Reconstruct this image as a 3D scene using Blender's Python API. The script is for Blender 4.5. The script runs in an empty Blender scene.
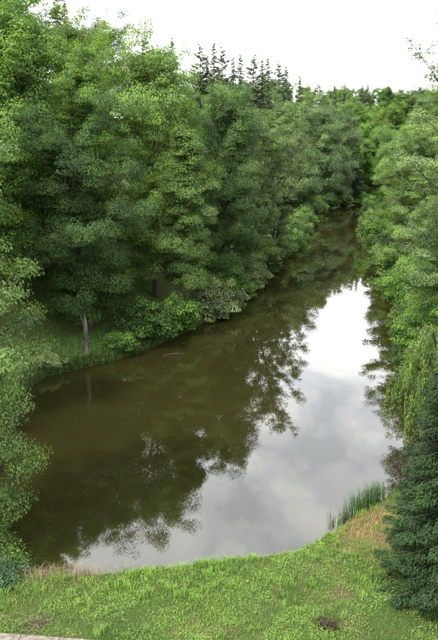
import bpy, math
import numpy as np
from mathutils import Vector

# ---------------------------------------------------------------- camera, sky, sun, exposure
scene = bpy.context.scene
col = scene.collection
R = math.radians

cam_data = bpy.data.cameras.new('camera')
cam = bpy.data.objects.new('camera', cam_data)
col.objects.link(cam)
cam_data.sensor_fit = 'VERTICAL'
cam_data.sensor_height = 36.0
cam_data.lens = 36.0 * 620 / 640
cam_data.clip_end = 6000
cam.location = (0, 0, 15)
cam.rotation_euler = (R(90 - 15), 0, 0)
scene.camera = cam

SUN_EL, SUN_AZ = R(53), R(-132)          # azimuth clockwise from +Y (view direction)
world = bpy.data.worlds.new('World')
scene.world = world
world.use_nodes = True
nt = world.node_tree
nt.nodes.clear()


def N(nt, kind, **inp):
    n = nt.nodes.new(kind)
    for k, v in inp.items():
        if k.startswith('_'):
            setattr(n, k[1:], v)
        else:
            key = int(k[1:]) if k[0] == 'i' and k[1:].isdigit() else k.replace('__', ' ')
            n.inputs[key].default_value = v
    return n


def L(nt, a, b):
    nt.links.new(a, b)


def ramp(nt, fac, stops, interp='LINEAR'):
    r = nt.nodes.new('ShaderNodeValToRGB')
    r.color_ramp.interpolation = interp
    els = r.color_ramp.elements
    while len(els) < len(stops):
        els.new(0.5)
    for e, (p, c) in zip(els, stops):
        e.position = p
        e.color = (c[0], c[1], c[2], 1)
    L(nt, fac, r.inputs['Fac'])
    return r.outputs['Color']


sky = N(nt, 'ShaderNodeTexSky', _sky_type='NISHITA', _sun_disc=False, _sun_elevation=SUN_EL, _sun_rotation=SUN_AZ % (2 * math.pi))
tc = N(nt, 'ShaderNodeTexCoord')
sep = N(nt, 'ShaderNodeSeparateXYZ')
L(nt, tc.outputs['Generated'], sep.inputs[0])
zc = N(nt, 'ShaderNodeMath', _operation='MAXIMUM', i1=0.0)
L(nt, sep.outputs['Z'], zc.inputs[0])
den = N(nt, 'ShaderNodeMath', _operation='ADD', i1=0.28)
L(nt, zc.outputs[0], den.inputs[0])
dx = N(nt, 'ShaderNodeMath', _operation='DIVIDE')
dy = N(nt, 'ShaderNodeMath', _operation='DIVIDE')
L(nt, sep.outputs['X'], dx.inputs[0]); L(nt, den.outputs[0], dx.inputs[1])
L(nt, sep.outputs['Y'], dy.inputs[0]); L(nt, den.outputs[0], dy.inputs[1])
cmb = N(nt, 'ShaderNodeCombineXYZ')
L(nt, dx.outputs[0], cmb.inputs[0]); L(nt, dy.outputs[0], cmb.inputs[1])
cn = N(nt, 'ShaderNodeTexNoise', Scale=4.2, Detail=7.0, Roughness=0.55, Distortion=0.35)
cmap = N(nt, 'ShaderNodeMapping', Location=(3.7, 1.3, 0.4))
L(nt, cmb.outputs[0], cmap.inputs[0]); L(nt, cmap.outputs[0], cn.inputs['Vector'])
cloud = ramp(nt, cn.outputs['Fac'], [(0.30, (0.68, 0.72, 0.79)), (0.41, (0.88, 0.91, 0.96)), (0.51, (1.09, 1.10, 1.11)), (0.60, (1.2, 1.19, 1.18))], 'EASE')
gain = N(nt, 'ShaderNodeVectorMath', _operation='SCALE')
gain.inputs['Scale'].default_value = 13.5
L(nt, cloud, gain.inputs[0])
cmix = N(nt, 'ShaderNodeMixRGB', Fac=0.92)
L(nt, sky.outputs[0], cmix.inputs[1]); L(nt, gain.outputs[0], cmix.inputs[2])
bg = N(nt, 'ShaderNodeBackground', Strength=0.1)
L(nt, cmix.outputs[0], bg.inputs[0])
wo = N(nt, 'ShaderNodeOutputWorld')
L(nt, bg.outputs[0], wo.inputs[0])

sun_data = bpy.data.lights.new('sun', 'SUN')
sun_data.energy = 3.2
sun_data.angle = R(5)
sun_data.color = (1.0, 0.95, 0.86)
sun = bpy.data.objects.new('sun', sun_data)
col.objects.link(sun)
sdir = Vector((math.sin(SUN_AZ) * math.cos(SUN_EL), math.cos(SUN_AZ) * math.cos(SUN_EL), math.sin(SUN_EL)))
sun.rotation_euler = sdir.to_track_quat('Z', 'Y').to_euler()

scene.view_settings.view_transform = 'Standard'
scene.view_settings.look = 'None'
scene.view_settings.gamma = 1
scene.view_settings.exposure = 1.56
scene.cycles.max_bounces = 7
scene.cycles.diffuse_bounces = 3
scene.cycles.glossy_bounces = 3
scene.cycles.transmission_bounces = 4
scene.cycles.use_denoising = True
scene.cycles.caustics_reflective = False

# ---------------------------------------------------------------- mesh helpers
rng = np.random.default_rng(7)


def mesh_np(name, verts, faces, mat, var=None, smooth=False):
    """verts (n,3); faces list of (m,k) arrays; var: per-face float"""
    if isinstance(faces, np.ndarray):
        faces = [faces]
    faces = [np.asarray(f, dtype=np.int32) for f in faces if len(f)]
    me = bpy.data.meshes.new(name)
    me.vertices.add(len(verts))
    me.vertices.foreach_set('co', np.asarray(verts, dtype=np.float32).ravel())
    loops = np.concatenate([f.ravel() for f in faces])
    totals = np.concatenate([np.full(len(f), f.shape[1], dtype=np.int32) for f in faces])
    starts = np.concatenate([[0], np.cumsum(totals)[:-1]]).astype(np.int32)
    me.loops.add(len(loops))
    me.loops.foreach_set('vertex_index', loops)
    me.polygons.add(len(totals))
    me.polygons.foreach_set('loop_start', starts)
    me.polygons.foreach_set('loop_total', totals)
    if smooth:
        me.polygons.foreach_set('use_smooth', np.ones(len(totals), dtype=bool))
    if var is not None:
        a = me.attributes.new('var', 'FLOAT', 'FACE')
        a.data.foreach_set('value', np.asarray(var, dtype=np.float32))
    me.update(calc_edges=True)
    me.materials.append(mat)
    return me


def unit(v):
    return v / np.maximum(np.linalg.norm(v, axis=-1, keepdims=True), 1e-9)


def sphere_dirs(n, rg):
    return unit(rg.normal(size=(n, 3)))


class Tubes:
    def __init__(s):
        s.v, s.f, s.n = [], [], 0

    def add(s, pts, rad, k=6, cap=True):
        pts = np.asarray(pts, float); rad = np.asarray(rad, float)
        m = len(pts)
        tan = unit(np.gradient(pts, axis=0))
        ref = np.where(np.abs(tan[:, 2:3]) > 0.9, np.array([[1.0, 0, 0]]), np.array([[0, 0, 1.0]]))
        a = unit(np.cross(tan, ref)); b = np.cross(tan, a)
        th = np.linspace(0, 2 * math.pi, k, endpoint=False)
        ring = pts[:, None, :] + rad[:, None, None] * (np.cos(th)[None, :, None] * a[:, None, :] + np.sin(th)[None, :, None] * b[:, None, :])
        s.v.append(ring.reshape(-1, 3))
        i = np.arange(m - 1)[:, None] * k; j = np.arange(k)[None, :]; j2 = (j + 1) % k
        q = np.stack([i + j, i + j2, i + k + j2, i + k + j], -1).reshape(-1, 4) + s.n
        s.f.append(q)
        s.n += m * k

    def mesh(s, name, mat):
        return mesh_np(name, np.concatenate(s.v), np.concatenate(s.f), mat, smooth=True)


def leaf_quads(pos, nrm, axis, length, width, rg, droop=0.12):
    """one folded rhomb per leaf -> verts, quads"""
    n = len(pos)
    axis = unit(axis - nrm * np.sum(axis * nrm, -1, keepdims=True))
    side = np.cross(nrm, axis)
    l = np.broadcast_to(np.asarray(length, float), (n,))[:, None]
    w = np.broadcast_to(np.asarray(width, float), (n,))[:, None]
    a = pos - axis * l * 0.5
    mid = pos + axis * l * 0.05
    b = mid + side * w * 0.5 + nrm * l * 0.06
    c = pos + axis * l * 0.5 - np.array([0, 0, 1.0]) * l * droop
    d = mid - side * w * 0.5 + nrm * l * 0.06
    v = np.stack([a, b, c, d], 1).reshape(-1, 3)
    return v, np.arange(n * 4).reshape(n, 4)


def leaf_tris(pos, nrm, axis, length, width, rg, droop=0.12):
    """one small triangular leaf each -> verts, tris"""
    n = len(pos)
    axis = unit(axis - nrm * np.sum(axis * nrm, -1, keepdims=True))
    side = np.cross(nrm, axis)
    l = np.broadcast_to(np.asarray(length, float), (n,))[:, None]
    w = np.broadcast_to(np.asarray(width, float), (n,))[:, None]
    v = np.stack([pos - axis * l * 0.4 + side * w * 0.5, pos + axis * l * 0.6 - np.array([0, 0, 1.0]) * l * droop, pos - axis * l * 0.3 - side * w * 0.5], 1).reshape(-1, 3)
    return v, np.arange(n * 3).reshape(n, 3)


# ---------------------------------------------------------------- materials
def new_mat(name):
    m = bpy.data.materials.new(name)
    m.use_nodes = True
    t = m.node_tree
    t.nodes.clear()
    out = t.nodes.new('ShaderNodeOutputMaterial')
    return m, t, out


def leaf_material(name, transl=0.32, rough=0.6, spec=0.22, warm=(1.2, 1.1, 0.7), spread=0.5):
    m, t, out = new_mat(name)
    oi = N(t, 'ShaderNodeObjectInfo')
    at = N(t, 'ShaderNodeAttribute', _attribute_name='var')
    # brightness by leaf
    mr = N(t, 'ShaderNodeMapRange', i3=1 - spread, i4=1 + spread)
    L(t, at.outputs['Fac'], mr.inputs[0])
    sc = N(t, 'ShaderNodeVectorMath', _operation='SCALE')
    L(t, oi.outputs['Color'], sc.inputs[0]); L(t, mr.outputs[0], sc.inputs['Scale'])
    # patches of fresher, yellower growth
    tcx = N(t, 'ShaderNodeTexCoord')
    nz = N(t, 'ShaderNodeTexNoise', Scale=0.55, Detail=2.0)
    L(t, tcx.outputs['Object'], nz.inputs['Vector'])
    mx = N(t, 'ShaderNodeMath', _operation='MULTIPLY')
    L(t, nz.outputs['Fac'], mx.inputs[0]); L(t, at.outputs['Fac'], mx.inputs[1])
    wm = N(t, 'ShaderNodeVectorMath', _operation='MULTIPLY', i1=warm)
    L(t, sc.outputs[0], wm.inputs[0])
    mc = N(t, 'ShaderNodeMixRGB')
    mr2 = N(t, 'ShaderNodeMapRange', i1=0.12, i2=0.45)
    L(t, mx.outputs[0], mr2.inputs[0]); L(t, mr2.outputs[0], mc.inputs[0])
    L(t, sc.outputs[0], mc.inputs[1]); L(t, wm.outputs[0], mc.inputs[2])
    p = N(t, 'ShaderNodeBsdfPrincipled', Roughness=rough, Specular__IOR__Level=spec)
    L(t, mc.outputs[0], p.inputs['Base Color'])
    tr = N(t, 'ShaderNodeBsdfTranslucent')
    tw = N(t, 'ShaderNodeVectorMath', _operation='MULTIPLY', i1=(1.2, 1.22, 0.65))
    L(t, mc.outputs[0], tw.inputs[0]); L(t, tw.outputs[0], tr.inputs['Color'])
    mix = N(t, 'ShaderNodeMixShader', Fac=transl)
    L(t, p.outputs[0], mix.inputs[1]); L(t, tr.outputs[0], mix.inputs[2])
    L(t, mix.outputs[0], out.inputs[0])
    return m


def noise_material(name, stops, scale=4.0, detail=6.0, rough=0.9, bump=0.3, stretch=(1, 1, 1), bscale=None):
    m, t, out = new_mat(name)
    tcx = N(t, 'ShaderNodeTexCoord')
    mp = N(t, 'ShaderNodeMapping', Scale=stretch)
    L(t, tcx.outputs['Object'], mp.inputs[0])
    nz = N(t, 'ShaderNodeTexNoise', Scale=scale, Detail=detail, Roughness=0.62)
    L(t, mp.outputs[0], nz.inputs['Vector'])
    c = ramp(t, nz.outputs['Fac'], stops)
    p = N(t, 'ShaderNodeBsdfPrincipled', Roughness=rough, Specular__IOR__Level=0.2)
    L(t, c, p.inputs['Base Color'])
    n2 = N(t, 'ShaderNodeTexNoise', Scale=bscale or scale * 3, Detail=5.0)
    L(t, mp.outputs[0], n2.inputs['Vector'])
    b = N(t, 'ShaderNodeBump', Strength=bump, Distance=0.05)
    L(t, n2.outputs['Fac'], b.inputs['Height']); L(t, b.outputs[0], p.inputs['Normal'])
    L(t, p.outputs[0], out.inputs[0])
    return m


M_LEAF = leaf_material('broad_leaf')
M_NEEDLE = leaf_material('needle', transl=0.08, rough=0.65, spec=0.1, warm=(1.1, 1.1, 0.8), spread=0.45)
M_GRASS = leaf_material('grass_blade', transl=0.28, rough=0.55, spec=0.3, spread=0.4)
M_DRY = leaf_material('dry_grass', transl=0.06, rough=0.8, spec=0.1, warm=(1.05, 1.0, 0.8), spread=0.5)
M_BARK = noise_material('bark', [(0.3, (0.017, 0.015, 0.010)), (0.55, (0.046, 0.041, 0.027)), (0.75, (0.085, 0.080, 0.055))], 3.0, stretch=(1, 1, 0.25), bump=0.6)
M_PALEBARK = noise_material('weathered_wood', [(0.35, (0.020, 0.017, 0.013)), (0.5, (0.065, 0.056, 0.045)), (0.68, (0.15, 0.130, 0.105))], 5.0, stretch=(1, 1, 0.2), bump=0.7)
M_TWIG = noise_material('dead_twig', [(0.3, (0.035, 0.027, 0.018)), (0.7, (0.115, 0.092, 0.062))], 5.0)
M_CONCRETE = noise_material('concrete', [(0.3, (0.05, 0.042, 0.033)), (0.5, (0.11, 0.095, 0.08)), (0.7, (0.16, 0.145, 0.12))], 6.0, bump=0.5, bscale=18)

# ---------------------------------------------------------------- river outline and terrain
RIVER = np.array([
    (-8.2, 19.0), (-6.2, 19.4), (-4.4, 19.6), (-2.5, 19.8), (-0.7, 20.2), (1.5, 20.6), (3.2, 21.0), (4.5, 22.1), (5.6, 23.2), (7.6, 25.0),
    (9.4, 27.5), (11.0, 31.0), (12.4, 36.5), (14.0, 44.0), (16.4, 53.0), (18.8, 64.0), (21.5, 78.0), (25.0, 100.0), (32.0, 136.0), (40.0, 168.0),
    (55.0, 184.0), (90.0, 200.0), (170.0, 220.0), (170.0, 238.0), (85.0, 216.0), (52.0, 198.0), (36.0, 184.5), (27.0, 168.0), (18.6, 136.0),
    (10.0, 94.5), (3.4, 69.2), (-1.7, 54.2), (-5.5, 47.4), (-8.1, 44.0), (-10.3, 42.3), (-12.1, 40.7), (-13.4, 36.0), (-14.2, 30.0), (-12.8, 24.0), (-10.6, 20.6)])


def river_sd(x, y):
    """distance to the water's edge: positive on land, negative in the river"""
    p = np.stack([x.ravel(), y.ravel()], -1)
    a = RIVER; b = np.roll(RIVER, -1, axis=0)
    best = np.full(len(p), 1e9); inside = np.zeros(len(p), bool)
    for (ax, ay), (bx, by) in zip(a, b):
        ex, ey = bx - ax, by - ay
        t = np.clip(((p[:, 0] - ax) * ex + (p[:, 1] - ay) * ey) / (ex * ex + ey * ey), 0, 1)
        best = np.minimum(best, np.hypot(p[:, 0] - ax - t * ex, p[:, 1] - ay - t * ey))
        c = ((ay > p[:, 1]) != (by > p[:, 1])) & (p[:, 0] < (bx - ax) * (p[:, 1] - ay) / (by - ay + 1e-12) + ax)
        inside ^= c
    return np.where(inside, -best, best).reshape(x.shape)


BX = np.array([19.0, 36, 54, 69, 94, 136, 168, 184, 400]); BV = np.array([-12.0, -13, -1.7, 3.4, 10, 18.6, 27, 36, 250])


def ground_z(x, y):
    x = np.asarray(x, float); y = np.asarray(y, float)
    s = river_sd(x, y)
    land = np.clip(s, 0, None)
    z = np.where(s < 0, np.maximum(-2.2, s * 0.7), 0.45 * (1 - np.exp(-land / 0.35)) + 0.055 * np.minimum(land, 12))
    left = (x < np.interp(y, BX, BV) + 1.0) & (y > 19)
    far = y > 170
    hill = np.where(left | far, 0.5 * np.clip(land - 6, 0, None), 0.22 * np.clip(land - 8, 0, None) * (y > 26))
    hill = 33 * (1 - np.exp(-hill / 33))
    wob = 0.5 * np.sin(x * 0.21 + 1.3) * np.sin(y * 0.17 + 0.4) + 0.25 * np.sin(x * 0.53) * np.cos(y * 0.47)
    near = np.exp(-((np.abs(x) / 14) ** 4)) * (y < 26)
    z = z + hill + wob * np.clip(land / 12, 0, 1) * (1 - near)
    # small hummocks of the near bank
    z = z + near * np.clip(land, 0, 1.5) * (0.06 * np.sin(x * 1.9 + y) + 0.05 * np.sin(x * 0.8 - y * 2.1 + 2))
    return z


def gz(x, y):
    return float(ground_z(np.array([float(x)]), np.array([float(y)]))[0])


def graded(lo, hi, step, ext, grow=1.25):
    c = list(np.arange(lo, hi + step * 0.5, step))
    s = step; a = hi
    while a < ext:
        s *= grow; a += s; c.append(a)
    s = step; a = lo
    while a > -ext:
        s *= grow; a -= s; c.insert(0, a)
    return np.array(c)


xs = graded(-14, 14, 0.3, 1500, 1.05); ys = graded(13, 30, 0.3, 1500, 1.04)
xs = xs[(xs > -1600)]; ys = ys[(ys > -400)]
GX, GY = np.meshgrid(xs, ys)
GZ = ground_z(GX, GY)
nx, ny = len(xs), len(ys)
idx = np.arange(nx * ny).reshape(ny, nx)
quads = np.stack([idx[:-1, :-1], idx[:-1, 1:], idx[1:, 1:], idx[1:, :-1]], -1).reshape(-1, 4)


def ground_material():
    m, t, out = new_mat('bank_soil')
    tcx = N(t, 'ShaderNodeTexCoord')
    n1 = N(t, 'ShaderNodeTexNoise', Scale=0.9, Detail=8.0, Roughness=0.65)
    L(t, tcx.outputs['Object'], n1.inputs['Vector'])
    n2 = N(t, 'ShaderNodeTexNoise', Scale=14.0, Detail=6.0, Roughness=0.7)
    L(t, tcx.outputs['Object'], n2.inputs['Vector'])
    c1 = ramp(t, n2.outputs['Fac'], [(0.3, (0.028, 0.020, 0.012)), (0.55, (0.075, 0.055, 0.032)), (0.75, (0.13, 0.10, 0.06))])
    c2 = ramp(t, n2.outputs['Fac'], [(0.3, (0.018, 0.032, 0.008)), (0.7, (0.05, 0.075, 0.018))])
    f = N(t, 'ShaderNodeMapRange', i1=0.33, i2=0.47)
    L(t, n1.outputs['Fac'], f.inputs[0])
    mx = N(t, 'ShaderNodeMixRGB')
    L(t, f.outputs[0], mx.inputs[0]); L(t, c1, mx.inputs[1]); L(t, c2, mx.inputs[2])
    ds = N(t, 'ShaderNodeVectorMath', _operation='DISTANCE', i1=(6.2, 22.0, 0.6))
    L(t, tcx.outputs['Object'], ds.inputs[0])
    wob = N(t, 'ShaderNodeMath', _operation='MULTIPLY_ADD', i1=3.2)
    L(t, n1.outputs['Fac'], wob.inputs[0]); L(t, ds.outputs['Value'], wob.inputs[2])
    fm = N(t, 'ShaderNodeMapRange', i1=3.0, i2=4.2, i3=0.85, i4=0.0)
    L(t, wob.outputs[0], fm.inputs[0])
    c3 = ramp(t, n2.outputs['Fac'], [(0.35, (0.038, 0.027, 0.016)), (0.5, (0.085, 0.062, 0.030)), (0.65, (0.15, 0.112, 0.040))])
    mo = N(t, 'ShaderNodeMixRGB')
    L(t, fm.outputs[0], mo.inputs[0]); L(t, mx.outputs[0], mo.inputs[1]); L(t, c3, mo.inputs[2])
    p = N(t, 'ShaderNodeBsdfPrincipled', Roughness=0.95, Specular__IOR__Level=0.1)
    L(t, mo.outputs[0], p.inputs['Base Color'])
    b = N(t, 'ShaderNodeBump', Strength=0.8, Distance=0.06)
    L(t, n2.outputs['Fac'], b.inputs['Height']); L(t, b.outputs[0], p.inputs['Normal'])
    L(t, p.outputs[0], out.inputs[0])
    return m


def link(name, data, parent=None, color=None):
    o = bpy.data.objects.new(name, data)
    col.objects.link(o)
    if parent is not None:
        o.parent = parent
    if color is not None:
        o.color = (*color, 1)
    return o


def tag(o, label=None, cat=None, group=None, kind=None):
    for k, v in (('label', label), ('category', cat), ('group', group), ('kind', kind)):
        if v:
            o[k] = v
    return o


g = link('ground', mesh_np('ground', np.stack([GX, GY, GZ], -1).reshape(-1, 3), quads, ground_material(), smooth=True))
tag(g, 'earthy river banks and wooded slope rising on both sides of the water', 'ground', kind='structure')


def water_material():
    m, t, out = new_mat('river_water')
    tcx = N(t, 'ShaderNodeTexCoord')
    mp = N(t, 'ShaderNodeMapping', Scale=(1.0, 0.55, 1.0))
    L(t, tcx.outputs['Object'], mp.inputs[0])
    n1 = N(t, 'ShaderNodeTexNoise', Scale=1.1, Detail=3.0, Roughness=0.5)
    n2 = N(t, 'ShaderNodeTexNoise', Scale=0.16, Detail=2.0)
    n3 = N(t, 'ShaderNodeTexNoise', Scale=0.09, Detail=4.0)
    for n in (n1, n2, n3):
        L(t, mp.outputs[0], n.inputs['Vector'])
    c = ramp(t, n3.outputs['Fac'], [(0.3, (0.0108, 0.0103, 0.0030)), (0.7, (0.0136, 0.0128, 0.0036))])
    ma = N(t, 'ShaderNodeMath', _operation='MULTIPLY_ADD', i1=0.02)
    L(t, n1.outputs['Fac'], ma.inputs[0])
    sc2 = N(t, 'ShaderNodeMath', _operation='MULTIPLY', i1=0.10)
    L(t, n2.outputs['Fac'], sc2.inputs[0]); L(t, sc2.outputs[0], ma.inputs[2])
    b = N(t, 'ShaderNodeBump', Strength=0.35, Distance=0.12)
    L(t, ma.outputs[0], b.inputs['Height'])
    p = N(t, 'ShaderNodeBsdfPrincipled', Roughness=0.015, IOR=1.74)
    L(t, c, p.inputs['Base Color']); L(t, b.outputs[0], p.inputs['Normal'])
    L(t, p.outputs[0], out.inputs[0])
    return m


wx = np.linspace(-40, 200, 60); wy = np.linspace(15, 260, 60)
WX, WY = np.meshgrid(wx, wy)
wi = np.arange(3600).reshape(60, 60)
wq = np.stack([wi[:-1, :-1], wi[:-1, 1:], wi[1:, 1:], wi[1:, :-1]], -1).reshape(-1, 4)
wsd = river_sd(WX, WY)
keep = (wsd.ravel()[wq] < 6).any(1)
water = link('river', mesh_np('river', np.stack([WX, WY, np.zeros_like(WX)], -1).reshape(-1, 3), wq[keep], water_material(), smooth=True))
tag(water, 'calm brown-green river mirroring trees and cloudy sky', 'river', kind='structure')

# ---------------------------------------------------------------- tree builders (each returns trunk mesh, crown mesh)
PROF = {
    'round': lambda t: np.sin(math.pi * (0.16 + 0.80 * t)) ** 0.75,
    'tall': lambda t: np.sin(math.pi * (0.25 + 0.71 * t)) ** 0.6,
    'cone': lambda t: 0.12 + 0.95 * (1 - t) ** 0.85 * np.minimum(1, 0.55 + t * 2.2),
    'club': lambda t: np.interp(t, [0, 0.25, 0.6, 0.85, 1.0], [0.72, 0.82, 1.0, 0.8, 0.25]),
    'vase': lambda t: np.sin(math.pi * (0.08 + 0.86 * t ** 1.1)) ** 0.8,
}


def crown_leaves(cent, rad, nleaf, leaf, rg, flat=0.55, up=0.8, droop=0.12, ww=0.55, tri=False, face=0.0):
    """leaf faces gathered in flattened clumps"""
    mid = np.array([cent[:, 0].mean(), cent[:, 1].mean(), 0.45 * cent[:, 2].max()])
    n = len(cent)
    cnt = np.maximum(3, (nleaf * (rad / rad.mean()) ** 2 * rg.uniform(0.7, 1.3, n)).astype(int))
    ci = np.repeat(np.arange(n), cnt)
    m = len(ci)
    d = sphere_dirs(m, rg)
    d[:, 2] = np.where(d[:, 2] < 0, d[:, 2] * 0.6, d[:, 2])
    r = rad[ci] * rg.uniform(0, 1, m) ** 0.33
    off = d * r[:, None]
    off[:, 2] = off[:, 2] * flat - 0.22 * (np.hypot(off[:, 0], off[:, 1]) ** 2) / rad[ci]
    pos = cent[ci] + off
    nrm = unit(np.array([0, 0, up * 0.7]) + 0.6 * d + face * unit((pos - mid) * np.array([1, 1, 0.6])) + 0.5 * sphere_dirs(m, rg))
    ax = unit(d * np.array([1, 1, 0.2]) + 0.8 * sphere_dirs(m, rg) + np.array([0, 0, -0.25]))
    ln = leaf * rg.uniform(0.65, 1.3, m)
    v, q = (leaf_tris if tri else leaf_quads)(pos, nrm, ax, ln, ln * ww * rg.uniform(0.8, 1.2, m), rg, droop)
    var = np.clip(0.5 + 0.22 * rg.normal(size=n)[ci] + 0.2 * rg.normal(size=m), 0, 1)
    return v, q, var


def broadleaf(seed, H, Rad, cb=0.15, shape='round', nl=38, nsub=8, clump=0.85, nleaf=85, leaf=0.22, flat=0.55, el0=5, el1=62, sag=0.0,
              tr=0.24, lean=0.0, forks=1, bark=None, up=0.8, irregular=0.3, ww=0.55, fill=2, twig=True, tri=True):
    rg = np.random.default_rng(seed)
    tb = Tubes()
    stems = []
    for k in range(forks):
        a = rg.uniform(0, 6.28) + k * 2 * math.pi / forks
        sp = (0.10 * H if forks > 1 else 0.0)
        zz = np.linspace(0, 1, 9)
        px = np.cumsum(rg.normal(0, 0.012 * H, 9)) * zz + np.cos(a) * sp * zz ** 0.8 + lean * H * zz ** 1.3
        py = np.cumsum(rg.normal(0, 0.012 * H, 9)) * zz + np.sin(a) * sp * zz ** 0.8
        P = np.stack([px - px[0], py - py[0], zz * H * 0.95 * (1 - 0.08 * k)], -1)
        P[0, 2] = -0.4
        rr = tr * (1 - zz) ** 0.8 + 0.015
        rr[0] *= 1.5
        if forks > 1:
            rr *= 0.75
        tb.add(P, rr, 8)
        stems.append(P)
    cent, crad = [], []
    prof = PROF[shape]
    for i in range(nl):
        P = stems[i % forks]
        t = (i + rg.uniform(0, 1)) / nl
        z0 = H * (cb + (0.93 - cb) * t)
        zt = P[:, 2]
        s = np.array([np.interp(z0 - 0.06 * H * (1 - t), zt, P[:, 0]), np.interp(z0 - 0.06 * H * (1 - t), zt, P[:, 1]), z0 - 0.06 * H * (1 - t)])
        az = i * 2.399 + rg.uniform(-0.5, 0.5)
        el = R(el0 + (el1 - el0) * t ** 1.2 + rg.uniform(-9, 9))
        Lr = Rad * float(prof(np.array(t))) * (1 + irregular * rg.uniform(-1.2, 0.7))
        Lr = max(Lr, 0.10 * Rad)
        Ln = Lr / max(math.cos(el), 0.45)
        d = np.array([math.cos(az) * math.cos(el), math.sin(az) * math.cos(el), math.sin(el)])
        u = np.linspace(0, 1, 6)
        side = np.array([-math.sin(az), math.cos(az), 0])
        bend = rg.uniform(-0.18, 0.18)
        Q = s + d * (Ln * u)[:, None] + side * (bend * Ln * u ** 2)[:, None] - np.array([0, 0, 1]) * (sag * Ln * u ** 2)[:, None]
        r0 = max(0.022, tr * 0.33 * (1 - 0.75 * t))
        tb.add(Q, r0 * (1 - u) ** 0.8 + 0.012, 5)
        for k in range(nsub):
            uu = 0.30 + 0.70 * (k + rg.uniform(0, 1)) / nsub
            b = np.array([np.interp(uu, u, Q[:, j]) for j in range(3)])
            sgn = 1 if k % 2 else -1
            dd = unit(d * 0.6 + side * sgn * rg.uniform(0.4, 1.1) + np.array([0, 0, rg.uniform(-0.25, 0.55) - sag]))
            sl = Ln * 0.42 * (1.25 - uu) * rg.uniform(0.6, 1.2) + 0.25
            e = b + dd * sl
            if twig:
                tb.add(np.stack([b, b + dd * sl * 0.5 + np.array([0, 0, 0.04]), e]), np.array([r0 * 0.35 + 0.006, r0 * 0.2 + 0.005, 0.004]), 3)
            cent.append(e); crad.append(clump * rg.uniform(0.6, 1.25) * (0.75 + 0.25 * prof(np.array(t))))
            if sl > 1.4:
                cent.append(b + dd * sl * 0.5); crad.append(clump * rg.uniform(0.5, 0.9))
        cent.append(Q[-1]); crad.append(clump * rg.uniform(0.7, 1.2))
        for k in range(fill):
            uu = rg.uniform(0.12, 0.6)
            cent.append(np.array([np.interp(uu, u, Q[:, j]) for j in range(3)]) + rg.normal(0, 0.3 * clump, 3)); crad.append(clump * rg.uniform(0.6, 1.0))
    for P in stems:
        cent.append(P[-1] + np.array([0, 0, 0.15])); crad.append(clump * 0.7)
    cent = np.array(cent); crad = np.array(crad, float)
    cent[:, 2] = np.maximum(cent[:, 2], crad * 0.5)
    v, q, var = crown_leaves(cent, crad, nleaf, leaf, rg, flat, up, ww=ww, tri=tri, face=0.7)
    return tb.mesh('trunk', bark or M_BARK), mesh_np('crown', v, q, M_LEAF, var)


def conifer(seed, H, Rad, cb=0.15, nwh=34, per=6, dens=26, leaf=0.34, ww=0.32, gaps=0.2, droop=0.35, tr=0.18, power=0.9, lift=0.0, spread=(0.65, 1.12)):
    rg = np.random.default_rng(seed)
    tb = Tubes()
    zz = np.linspace(0, 1, 8)
    P = np.stack([rg.normal(0, 0.05, 8) * zz, rg.normal(0, 0.05, 8) * zz, zz * H], -1); P[0, 2] = -0.3
    tb.add(P, tr * (1 - zz) + 0.012, 7)
    pos, ax, ln, var = [], [], [], []
    for w in range(nwh):
        t = (w + rg.uniform(-0.3, 0.3)) / nwh
        t = min(max(t, 0), 0.985)
        z = H * (cb + (1 - cb) * t)
        for k in range(per):
            if rg.uniform() < gaps:
                continue
            tk = min(max(t + rg.normal(0, 0.9 / nwh), 0), 0.985)
            z = H * (cb + (1 - cb) * tk)
            az = k * 2 * math.pi / per + w * 1.1 + rg.uniform(-0.3, 0.3)
            bl = max(0.22, Rad * (1 - tk) ** power * rg.uniform(*spread))
            u = np.linspace(0, 1, 5)
            d = np.array([math.cos(az), math.sin(az), 0])
            zc = lift * bl * u - droop * bl * u ** 1.3 + 0.22 * bl * u ** 3
            Q = np.array([0, 0, z]) + d * (bl * u)[:, None]; Q[:, 2] += zc
            tb.add(Q, 0.026 * (1 - t * 0.6) * (1 - u) + 0.005, 4)
            n = max(6, int(dens * bl))
            uu = rg.uniform(0.12, 1.0, n) ** 0.8
            c = np.stack([np.interp(uu, u, Q[:, j]) for j in range(3)], -1)
            sd = np.array([-math.sin(az), math.cos(az), 0])
            off = rg.uniform(-1, 1, n) * (0.32 * bl * (1.08 - uu) + 0.08)
            c = c + sd * off[:, None] + np.array([0, 0, -1]) * (np.abs(off) * 0.3 + rg.uniform(0, 0.12, n))[:, None]
            a = unit(d * 0.8 + sd * np.sign(off)[:, None] * rg.uniform(0.2, 0.9, n)[:, None] + np.array([0, 0, -0.25]))
            pos.append(c); ax.append(a); ln.append(leaf * rg.uniform(0.6, 1.2, n) * (0.75 + 0.25 * (1 - t)))
            var.append(np.clip(0.5 + 0.2 * rg.normal() + 0.18 * rg.normal(size=n), 0, 1))
    pos = np.concatenate(pos); ax = np.concatenate(ax); ln = np.concatenate(ln); var = np.concatenate(var)
    n = len(pos)
    nrm = unit(np.array([0, 0, 0.9]) + 0.6 * sphere_dirs(n, rg))
    v, q = leaf_tris(pos, nrm, ax, ln, ln * ww, rg, 0.15)
    return tb.mesh('trunk', M_BARK), mesh_np('crown', v, q, M_NEEDLE, var)


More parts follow.
